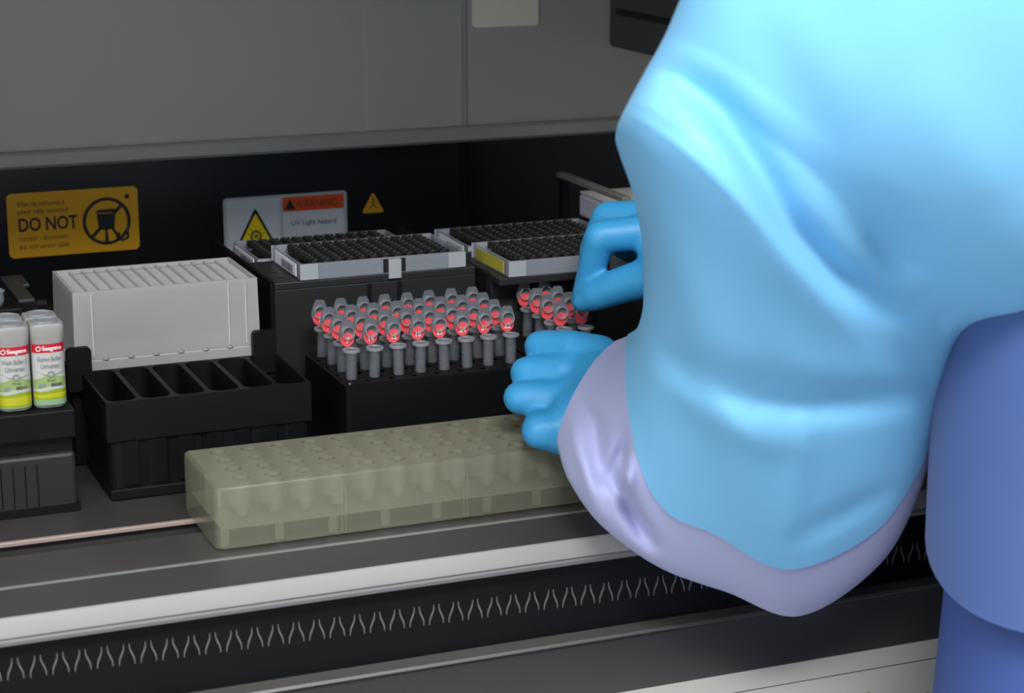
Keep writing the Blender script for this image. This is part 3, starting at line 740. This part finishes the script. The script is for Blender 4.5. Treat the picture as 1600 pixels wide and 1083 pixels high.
def chains_mesh(name, chains, m, voxel, smooth_it, parent, extra=None):
    """tapered round-jointed limbs fused into ONE continuous surface"""
    bm = bmesh.new()
    def ball(c, r):
        bmesh.ops.create_icosphere(bm, subdivisions=2, radius=r, matrix=Matrix.Translation(Vector(c) - PO))
    for ch in chains:
        pts = [(Vector(p), r) for p, r in ch]
        for i, (p, r) in enumerate(pts):
            ball(p, r)
            if i:
                q, rq = pts[i - 1]; d = p - q
                if d.length < 1e-5: continue
                mtx = Matrix.Translation((p + q) / 2 - PO) @ d.to_track_quat('Z', 'Y').to_matrix().to_4x4()
                bmesh.ops.create_cone(bm, cap_ends=True, segments=20, radius1=rq, radius2=r, depth=d.length, matrix=mtx)
    if extra: extra(bm)
    me = bpy.data.meshes.new(name); bm.to_mesh(me); bm.free()
    o = link(name, me, m, None)
    md = o.modifiers.new('fuse', 'REMESH'); md.mode = 'VOXEL'; md.voxel_size = voxel; md.use_smooth_shade = True
    ms = o.modifiers.new('soften', 'SMOOTH'); ms.factor = 0.5; ms.iterations = smooth_it
    dg = bpy.context.evaluated_depsgraph_get(); dg.update()
    me2 = bpy.data.meshes.new_from_object(o.evaluated_get(dg)); me2.name = name
    bpy.data.objects.remove(o)
    o = link(name, me2, m, parent)
    me2.polygons.foreach_set('use_smooth', [True] * len(me2.polygons))
    return o

def ell_ball(c, rad, rot=0):
    def f(bm):
        bmesh.ops.create_icosphere(bm, subdivisions=3, radius=1.0, matrix=Matrix.Translation(Vector(c) - PO) @ Matrix.Rotation(rot, 4, 'Z') @ Matrix.Diagonal((*rad, 1)))
    return f

# ---- the body under the clothes: one continuous figure, facing the machine
rv = Vector((.898, .439, 0)); fv = Vector((-.439, .898, 0)); up = Vector((0, 0, 1))
T = Vector((PX, PY, 0))
def B(r, f, z): return tuple(T + rv * r + fv * f + up * z)
wl = Vector((0.1739, -0.0080, 0.0710)); wr = Vector((0.2710, 0.0750, 0.1454))
shl = Vector(B(-.145, -.0, .42)); shr = Vector(B(.145, .0, .43))
ell = Vector((0.2088, -0.1650, 0.1308)); elu = Vector((0.2542, -0.2250, 0.2574)); elr = Vector((.50, -.0, .20))
hd = Vector(B(-.03, .02, .70))
body_ch = [
    [(B(0, 0, .02), .098), (B(0, 0, .16), .095), (B(0, 0, .32), .088), (B(0, 0, .42), .080), (B(0, .01, .49), .05), (B(-.01, .01, .58), .052), (B(-.02, .02, .66), .06)],
    [(B(0, 0, .43), .078), (tuple(shl), .040), (tuple(elu), .044), (tuple(ell), .036), ((0.1874, -0.0500, 0.0681), .027), (tuple(wl), .020)],
    [(B(0, 0, .43), .078), (tuple(shr), .045), (tuple(elr), .040), (tuple(wr), .017)],
    [(B(-.08, 0, .02), .085), (B(-.09, .0, -.40), .058), (B(-.095, -.02, -.80), .042)],
    [(B(.08, 0, .02), .085), (B(.09, .0, -.40), .058), (B(.095, -.02, -.80), .042)],
]
def head_extra(bm):
    ang = math.atan2(fv.y, fv.x) - math.pi / 2
    ell_ball(hd, (.075, .095, .115), ang)(bm)
    nose = hd + fv * .098 - up * .005
    ell_ball(nose, (.012, .018, .022), ang)(bm)
    ell_ball(hd + fv * .06 - up * .075, (.045, .045, .035), ang)(bm)
    for s_ in (-1, 1): ell_ball(hd + rv * (.077 * s_) - up * .005, (.010, .020, .030), ang)(bm)
body = chains_mesh('body', body_ch, M['skin'], .009, 4, per, head_extra)
ang = math.atan2(fv.y, fv.x) - math.pi / 2
for s_ in (-1, 1):
    bm = bmesh.new(); ell_ball(hd + fv * .088 + rv * (.030 * s_) + up * .018, (.013, .009, .009), ang)(bm)
    me = bpy.data.meshes.new('eye'); bm.to_mesh(me); bm.free(); link('eye', me, M['eye'], body)
bm = bmesh.new(); ell_ball(hd + fv * .072 - up * .052, (.058, .050, .050), ang)(bm)
me = bpy.data.meshes.new('face_mask'); bm.to_mesh(me); bm.free(); link('face_mask', me, M['mask'], per).data.polygons.foreach_set('use_smooth', [True] * len(me.polygons))
bm = bmesh.new(); ell_ball(hd - fv * .012 + up * .035, (.086, .105, .100), ang)(bm)
bmesh.ops.bisect_plane(bm, geom=bm.verts[:] + bm.edges[:] + bm.faces[:], plane_co=hd - PO + up * .035, plane_no=(fv * .35 - up).normalized(), clear_outer=True)
me = bpy.data.meshes.new('hair_cap'); bm.to_mesh(me); bm.free(); me.polygons.foreach_set('use_smooth', [True] * len(me.polygons)); link('hair_cap', me, M['gown'], per)
for s_ in (-1, 1):
    chains_mesh('shoe', [[(B(.095 * s_, -.06, FL + .045), .040), (B(.095 * s_, .02, FL + .042), .040), (B(.10 * s_, .09, FL + .036), .034)]], M['shoe'], .008, 3, per)

# ---- torso coat and skirt
def ring_loft(rings, n=72, close0=False, close1=False):
    vs, fs = [], []
    for (c, a, b) in rings:
        c, a, b = Vector(c), Vector(a), Vector(b)
        for i in range(n):
            t_ = 2 * math.pi * i / n
            vs.append(c + a * math.cos(t_) + b * math.sin(t_))
    for k in range(len(rings) - 1):
        for i in range(n): fs.append((k * n + i, k * n + (i + 1) % n, (k + 1) * n + (i + 1) % n, (k + 1) * n + i))
    if close0: fs.append(tuple(range(n))[::-1])
    if close1: fs.append(tuple(range((len(rings) - 1) * n, len(rings) * n)))
    return vs, fs
def spline(vals, u):
    """Catmull-Rom through a list of vectors / floats"""
    n = len(vals); k = min(int(u), n - 2); t_ = u - k
    p = [vals[max(0, min(n - 1, k + j))] for j in (-1, 0, 1, 2)]
    return 0.5 * ((2 * p[1]) + (p[2] - p[0]) * t_ + (2 * p[0] - 5 * p[1] + 4 * p[2] - p[3]) * t_ * t_ + (3 * p[1] - p[0] - 3 * p[2] + p[3]) * t_ ** 3)
def torso(prof, tilt, n=72):
    out = []
    for z, a, b, off in prof:
        c = T + fv * off + up * z
        out.append((c, rv * a + up * tilt * a, fv * b))
    return out
prof = [(.515, .062, .058, .02), (.49, .12, .085, .005), (.455, .165, .088, 0), (.40, .172, .095, 0), (.30, .172, .125, 0), (.20, .178, .135, 0), (.12, .188, .128, 0), (.06, .195, .124, 0)]
vs, fs = ring_loft(torso(prof, 0.28)); pobj('coat_torso', vs, fs, M['coat'])
prof = [(.10, .176, .108, 0), (.0, .180, .112, 0), (-.20, .190, .122, 0), (-.40, .195, .118, 0), (-.55, .200, .120, 0)]
vs, fs = ring_loft(torso(prof, 0.10)); pobj('coat_skirt', vs, fs, M['coat_low'])
for s_ in (-1, 1):
    vs, fs = ring_loft([(Vector(B(.092 * s_, -.01, z)), rv * a, fv * a) for z, a in ((-.45, .088), (-.6, .080), (-.75, .075), (-.83, .072))]); pobj('trouser_leg', vs, fs, M['coat_low'])

# ---- left sleeve: wide gown sleeve over a pale under-sleeve, one sweep from the wrist over the elbow to the shoulder
DV = Vector((.40, .88, -.26)).normalized()
arm = [  # upper-left edge point, lower-right edge point, half depth, how far round the blue gown reaches (0..1)
    ((0.1960, 0.0200, 0.0998), (0.1426, -0.0220, 0.0429), .026, .0),
    ((0.1980, 0.0050, 0.1069), (0.1369, -0.0500, 0.0302), .034, .05),
    ((0.1910, -0.0250, 0.1215), (0.1425, -0.0780, 0.0110), .044, .30),
    ((0.1711, -0.0680, 0.1527), (0.1698, -0.0980, -0.0124), .056, .63),
    ((0.1518, -0.1050, 0.1905), (0.2110, -0.1080, -0.0309), .066, .70),
    ((0.1288, -0.1400, 0.2269), (0.2610, -0.1120, -0.0524), .074, .745),
    ((0.1085, -0.1650, 0.2539), (0.3070, -0.1280, -0.0188), .080, .80),
    ((0.0995, -0.1800, 0.2661), (0.3188, -0.1500, 0.0363), .084, .86),
    ((0.1007, -0.1880, 0.2785), (0.3052, -0.1850, 0.1031), .086, .96),
    ((0.1048, -0.1980, 0.2955), (0.2961, -0.2150, 0.1490), .088, 1.0),
    ((0.1095, -0.2150, 0.3192), (0.3203, -0.2400, 0.1579), .092, 1.0),
    ((0.1163, -0.2320, 0.3527), (0.3715, -0.2620, 0.1636), .094, 1.0),
    ((0.1421, -0.2500, 0.4144), (0.4071, -0.2950, 0.2240), .090, 1.0),
    ((0.2218, -0.2500, 0.4812), (0.4240, -0.3050, 0.3361), .080, 1.0),
    ((0.2988, -0.2550, 0.5130), (0.4457, -0.2800, 0.4166), .050, 1.0),
]
AL = [Vector(a[0]) for a in arm]; AR = [Vector(a[1]) for a in arm]; AT = [a[2] for a in arm]; AG = [a[3] for a in arm]
AB = [.017, .016, .010, .003] + [0.0] * (len(arm) - 4)  # the cuff swings round the wrist
creases = [  # world polyline, width, depth (negative sinks away from the outside)
    ([(0.0809, -0.2800, 0.3135), (0.1017, -0.2800, 0.2958), (0.1216, -0.2800, 0.2699), (0.1460, -0.2800, 0.2334), (0.1763, -0.2800, 0.2066), (0.2110, -0.2800, 0.1894), (0.2464, -0.2800, 0.1782)], .0085, -.020),
    ([(0.0744, -0.2800, 0.3002), (0.0953, -0.2800, 0.2792), (0.1170, -0.2800, 0.2482), (0.1431, -0.2800, 0.2142), (0.1733, -0.2800, 0.1904), (0.2119, -0.2800, 0.1718)], .012, .008),
    ([(0.1242, -0.1700, 0.1584), (0.1281, -0.2000, 0.1443), (0.1526, -0.2200, 0.1334), (0.1882, -0.2400, 0.1270), (0.2254, -0.2500, 0.1267), (0.2616, -0.2500, 0.1264)], .0085, -.013),
    ([(0.1317, -0.1700, 0.1286), (0.1443, -0.2000, 0.1151), (0.1652, -0.2200, 0.1038), (0.1891, -0.2300, 0.1003)], .0075, .006),
    ([(0.1919, -0.2800, 0.2317), (0.2096, -0.2800, 0.2155), (0.2295, -0.2800, 0.2006)], .013, -.017),
    ([(0.0916, -0.2000, 0.2640), (0.1070, -0.2000, 0.2641), (0.1216, -0.2000, 0.2716)], .012, -.007),
    ([(0.1844, -0.2400, 0.1232), (0.1901, -0.2300, 0.0766), (0.1955, -0.2200, 0.0358)], .005, .004),
    ([(0.1955, -0.2200, 0.0358), (0.2275, -0.2200, 0.0483), (0.2601, -0.2200, 0.0611)], .006, -.004),
    ([(0.1544, -0.1000, 0.0813), (0.1442, -0.1000, 0.0666), (0.1360, -0.1000, 0.0498)], .0046, -.017),
    ([(0.1595, -0.1000, 0.0768), (0.1514, -0.1000, 0.0579), (0.1416, -0.1000, 0.0371)], .0050, .015),
    ([(0.1360, -0.1000, 0.0517), (0.1394, -0.1200, 0.0337), (0.1522, -0.1200, 0.0121)], .0050, -.018),
    ([(0.1590, -0.1000, 0.0569), (0.1559, -0.1200, 0.0395), (0.1584, -0.1200, 0.0173)], .0040, .003),
    ([(0.1507, -0.0200, 0.0766), (0.1573, -0.0300, 0.0619), (0.1529, -0.0500, 0.0348)], .005, -.010),
    ([(0.1442, -0.0200, 0.0690), (0.1465, -0.0300, 0.0464), (0.1509, -0.0500, 0.0142)], .005, .009),
    ([(0.1137, -0.3000, 0.3366), (0.1319, -0.3000, 0.3059), (0.1545, -0.3000, 0.2677), (0.1628, -0.3000, 0.2421)], .012, -.004),
    ([(0.1921, -0.3000, 0.3062), (0.2237, -0.3000, 0.2667), (0.2561, -0.3000, 0.2355)], .020, .006),
]
def perp(v): return v - DV * v.dot(DV)
CR = []
for line, wdt, dep in creases:
    P_ = [perp(Vector(p)) for p in line]; CR.append((P_, wdt, dep))
def crease_shift(p, skip):
    q = perp(p); s_ = 0.0
    for P_, wdt, dep in CR[:-2 - 6] + CR[-2:] if skip else CR:
        dm = 1e9; tt = 0; L = len(P_) - 1
        for k in range(L):
            a, b = P_[k], P_[k + 1]; ab = b - a; t_ = max(0.0, min(1.0, (q - a).dot(ab) / ab.length_squared))
            d_ = (q - a - ab * t_).length
            if d_ < dm: dm = d_; tt = (k + t_) / L
        if dm < 3.2 * wdt: s_ += dep * math.exp(-(dm / wdt) ** 2) * math.sqrt(max(math.sin(math.pi * min(max(tt, .04), .96)), 0))
    return s_
NU, NT = 130, 90
def sleeve(name, m, lo, hi, u0, u1, out=0.0):
    vs, fs = [], []
    for i in range(NU + 1):
        u = u0 + (u1 - u0) * i / NU
        l, r_, d_ = spline(AL, u), spline(AR, u), spline(AT, u); g = max(0.0, min(1.0, spline(AG, u)))
        c = (l + r_) / 2; a = (l - r_) / 2; bul = spline(AB, u)
        th0, th1 = lo(g), hi(g)
        for j in range(NT + 1):
            th = th0 + (th1 - th0) * j / NT
            cs, sn = math.cos(th), math.sin(th)
            cs = math.copysign(abs(cs) ** .92, cs); sn = math.copysign(abs(sn) ** .85, sn)
            asym = (1 + .62 * cs * min(1, max(0, u - 1.0) / 2) * (1 if u < 8 else max(.25, 1 - (u - 8) * .4))) * (1.45 if u < 7.5 else max(1.12, 1.45 - (u - 7.5) * .2)) if sn > 0 else .74
            p = c + a * (cs * (1 + out / max(a.length, .01))) - DV * (sn * (d_ * asym + out))
            near = max(0.0, math.sin(th))
            p = p + Vector((-bul, 0, -.25 * bul)) * near
            if near > 0: p = p - DV * crease_shift(p, name == 'gown_sleeve') * min(1, near * 1.6) * (1 if name == 'gown_sleeve' else min(1, max(0, (th - th0 - .16) / .35)))
            vs.append(p)
    for i in range(NU):
        for j in range(NT): fs.append((i * (NT + 1) + j, (i + 1) * (NT + 1) + j, (i + 1) * (NT + 1) + j + 1, i * (NT + 1) + j + 1))
    o = pobj(name, vs, fs, m)
    return o
UMAX = len(arm) - 1.001
o = sleeve('gown_sleeve', M['gown'], lambda g: -math.pi * g, lambda g: math.pi * g, 0.6, UMAX, .0012); o['label'] = 'wide pale blue gown sleeve'
o = sleeve('under_sleeve', M['under'], lambda g: math.pi * g - .12, lambda g: 2 * math.pi - math.pi * g + .12, 0.0, 8.6, 0.0); o['label'] = 'lavender white under-sleeve and cuff'
# right sleeve, behind
wr2 = wr - (elr - wr).normalized() * .004
rr_ = []
for u in range(11):
    t_ = u / 10
    p = wr2.lerp(elr, t_ * 2) if t_ < .5 else elr.lerp(shr, (t_ - .5) * 2)
    d_ = (elr - wr2).normalized() if t_ < .4 else ((shr - elr).normalized() if t_ > .6 else ((elr - wr2).normalized() + (shr - elr).normalized()).normalized())
    a = d_.cross(up).normalized(); b = d_.cross(a)
    rad = .031 + .052 * math.sin(math.pi * min(1, t_ * 1.3) * .5)
    rr_.append((p, a * rad, b * rad))
vs, fs = ring_loft(rr_, 40); pobj('gown_sleeve', vs, fs, M['gown'])

# ---- gloved hands: palm, five unequal fingers and a thumb, fused per hand
def hand(name, palm, fingers, voxel=.0016):
    o = chains_mesh(name, palm + fingers, M['glove'], voxel, 13, per); return o
W0 = (0.1845, 0.0120, 0.0681)
Lpalm = [
    [((0.1804, -0.0320, 0.0799), .024), ((0.1834, 0.0000, 0.0773), .023), ((0.1788, 0.0180, 0.0869), .019), ((0.1687, 0.0280, 0.0924), .0142)],
    [((0.1787, -0.0140, 0.0754), .025), ((0.1739, 0.0120, 0.0787), .0205), ((0.1593, 0.0186, 0.0811), .0142)],
    [((0.1755, -0.0160, 0.0738), .025), ((0.1659, 0.0010, 0.0687), .0205), ((0.1494, 0.0060, 0.0674), .0142)],
    [((0.1706, -0.0220, 0.0700), .024), ((0.1579, -0.0140, 0.0617), .021), ((0.1403, -0.0150, 0.0538), .0155)],
    [((0.1744, 0.0080, 0.0753), .0190), ((0.1570, -0.0060, 0.0638), .0185), ((0.1460, -0.0160, 0.0543), .0170)],
]
Lf = [
    [((0.1687, 0.0280, 0.0932), .0135), ((0.1537, 0.0500, 0.0925), .0108), ((0.1659, 0.0720, 0.0808), .0094), ((0.1751, 0.0760, 0.0759), .0080)],
    [((0.1593, 0.0186, 0.0811), .0135), ((0.1388, 0.0370, 0.0790), .0112), ((0.1516, 0.0600, 0.0689), .0098), ((0.1634, 0.0660, 0.0653), .0082)],
    [((0.1494, 0.0060, 0.0674), .0135), ((0.1269, 0.0200, 0.0679), .0110), ((0.1399, 0.0450, 0.0600), .0096), ((0.1529, 0.0500, 0.0573), .0080)],
    [((0.1421, -0.0150, 0.0545), .0150), ((0.1263, -0.0140, 0.0551), .0118), ((0.1326, 0.0020, 0.0559), .0094), ((0.1423, 0.0080, 0.0575), .0078)],
    [((0.1842, 0.0050, 0.0857), .0160), ((0.1824, 0.0360, 0.0900), .0120), ((0.1807, 0.0580, 0.0818), .0105), ((0.1762, 0.0720, 0.0740), .0090)],
]
hand('left_glove', Lpalm, Lf)['label'] = 'pale blue left glove, closed in a loose fist'
Rpalm = [
    [((0.2758, 0.0700, 0.1447), .026), ((0.2677, 0.0880, 0.1477), .021), ((0.2550, 0.1000, 0.1522), .0130)],
    [((0.2809, 0.0800, 0.1459), .026), ((0.2712, 0.1000, 0.1519), .021), ((0.2601, 0.1180, 0.1586), .0130)],
    [((0.2835, 0.0850, 0.1426), .025), ((0.2762, 0.1100, 0.1475), .020), ((0.2709, 0.1350, 0.1525), .0125)],
    [((0.2836, 0.0850, 0.1381), .024), ((0.2799, 0.1120, 0.1400), .019), ((0.2815, 0.1460, 0.1419), .0115)],
    [((0.2739, 0.0660, 0.1403), .024), ((0.2601, 0.0720, 0.1335), .020), ((0.2497, 0.0820, 0.1248), .0145)],
    [((0.2545, 0.0800, 0.1280), .017), ((0.2562, 0.0900, 0.1379), .0125), ((0.2590, 0.0980, 0.1478), .0135)],
]
Rf = [
    [((0.2550, 0.1000, 0.1522), .0125), ((0.2247, 0.1120, 0.1487), .0116), ((0.2218, 0.1220, 0.1199), .0098), ((0.2171, 0.1285, 0.0997), .0068)],
    [((0.2601, 0.1180, 0.1586), .0125), ((0.2424, 0.1400, 0.1569), .0108), ((0.2363, 0.1500, 0.1325), .0094), ((0.2312, 0.1480, 0.1092), .0072)],
    [((0.2709, 0.1350, 0.1525), .0120), ((0.2642, 0.1650, 0.1453), .0102), ((0.2685, 0.1760, 0.1280), .0090), ((0.2791, 0.1720, 0.1203), .0076)],
    [((0.2815, 0.1460, 0.1419), .0110), ((0.2814, 0.1720, 0.1343), .0092), ((0.2829, 0.1780, 0.1227), .0080), ((0.2885, 0.1700, 0.1171), .0068)],
    [((0.2497, 0.0820, 0.1248), .0142), ((0.2327, 0.1000, 0.1154), .0128), ((0.2213, 0.1120, 0.1075), .0112), ((0.2155, 0.1185, 0.1025), .0082)],
]
hand('right_glove', Rpalm, Rf)['label'] = 'blue right glove, finger and thumb pinching a tube cap'
for o in list(bpy.data.objects):
    if o.parent is None and o.type == 'MESH' and 'kind' not in o.keys() and 'label' not in o.keys(): print('UNLABELLED', o.name)
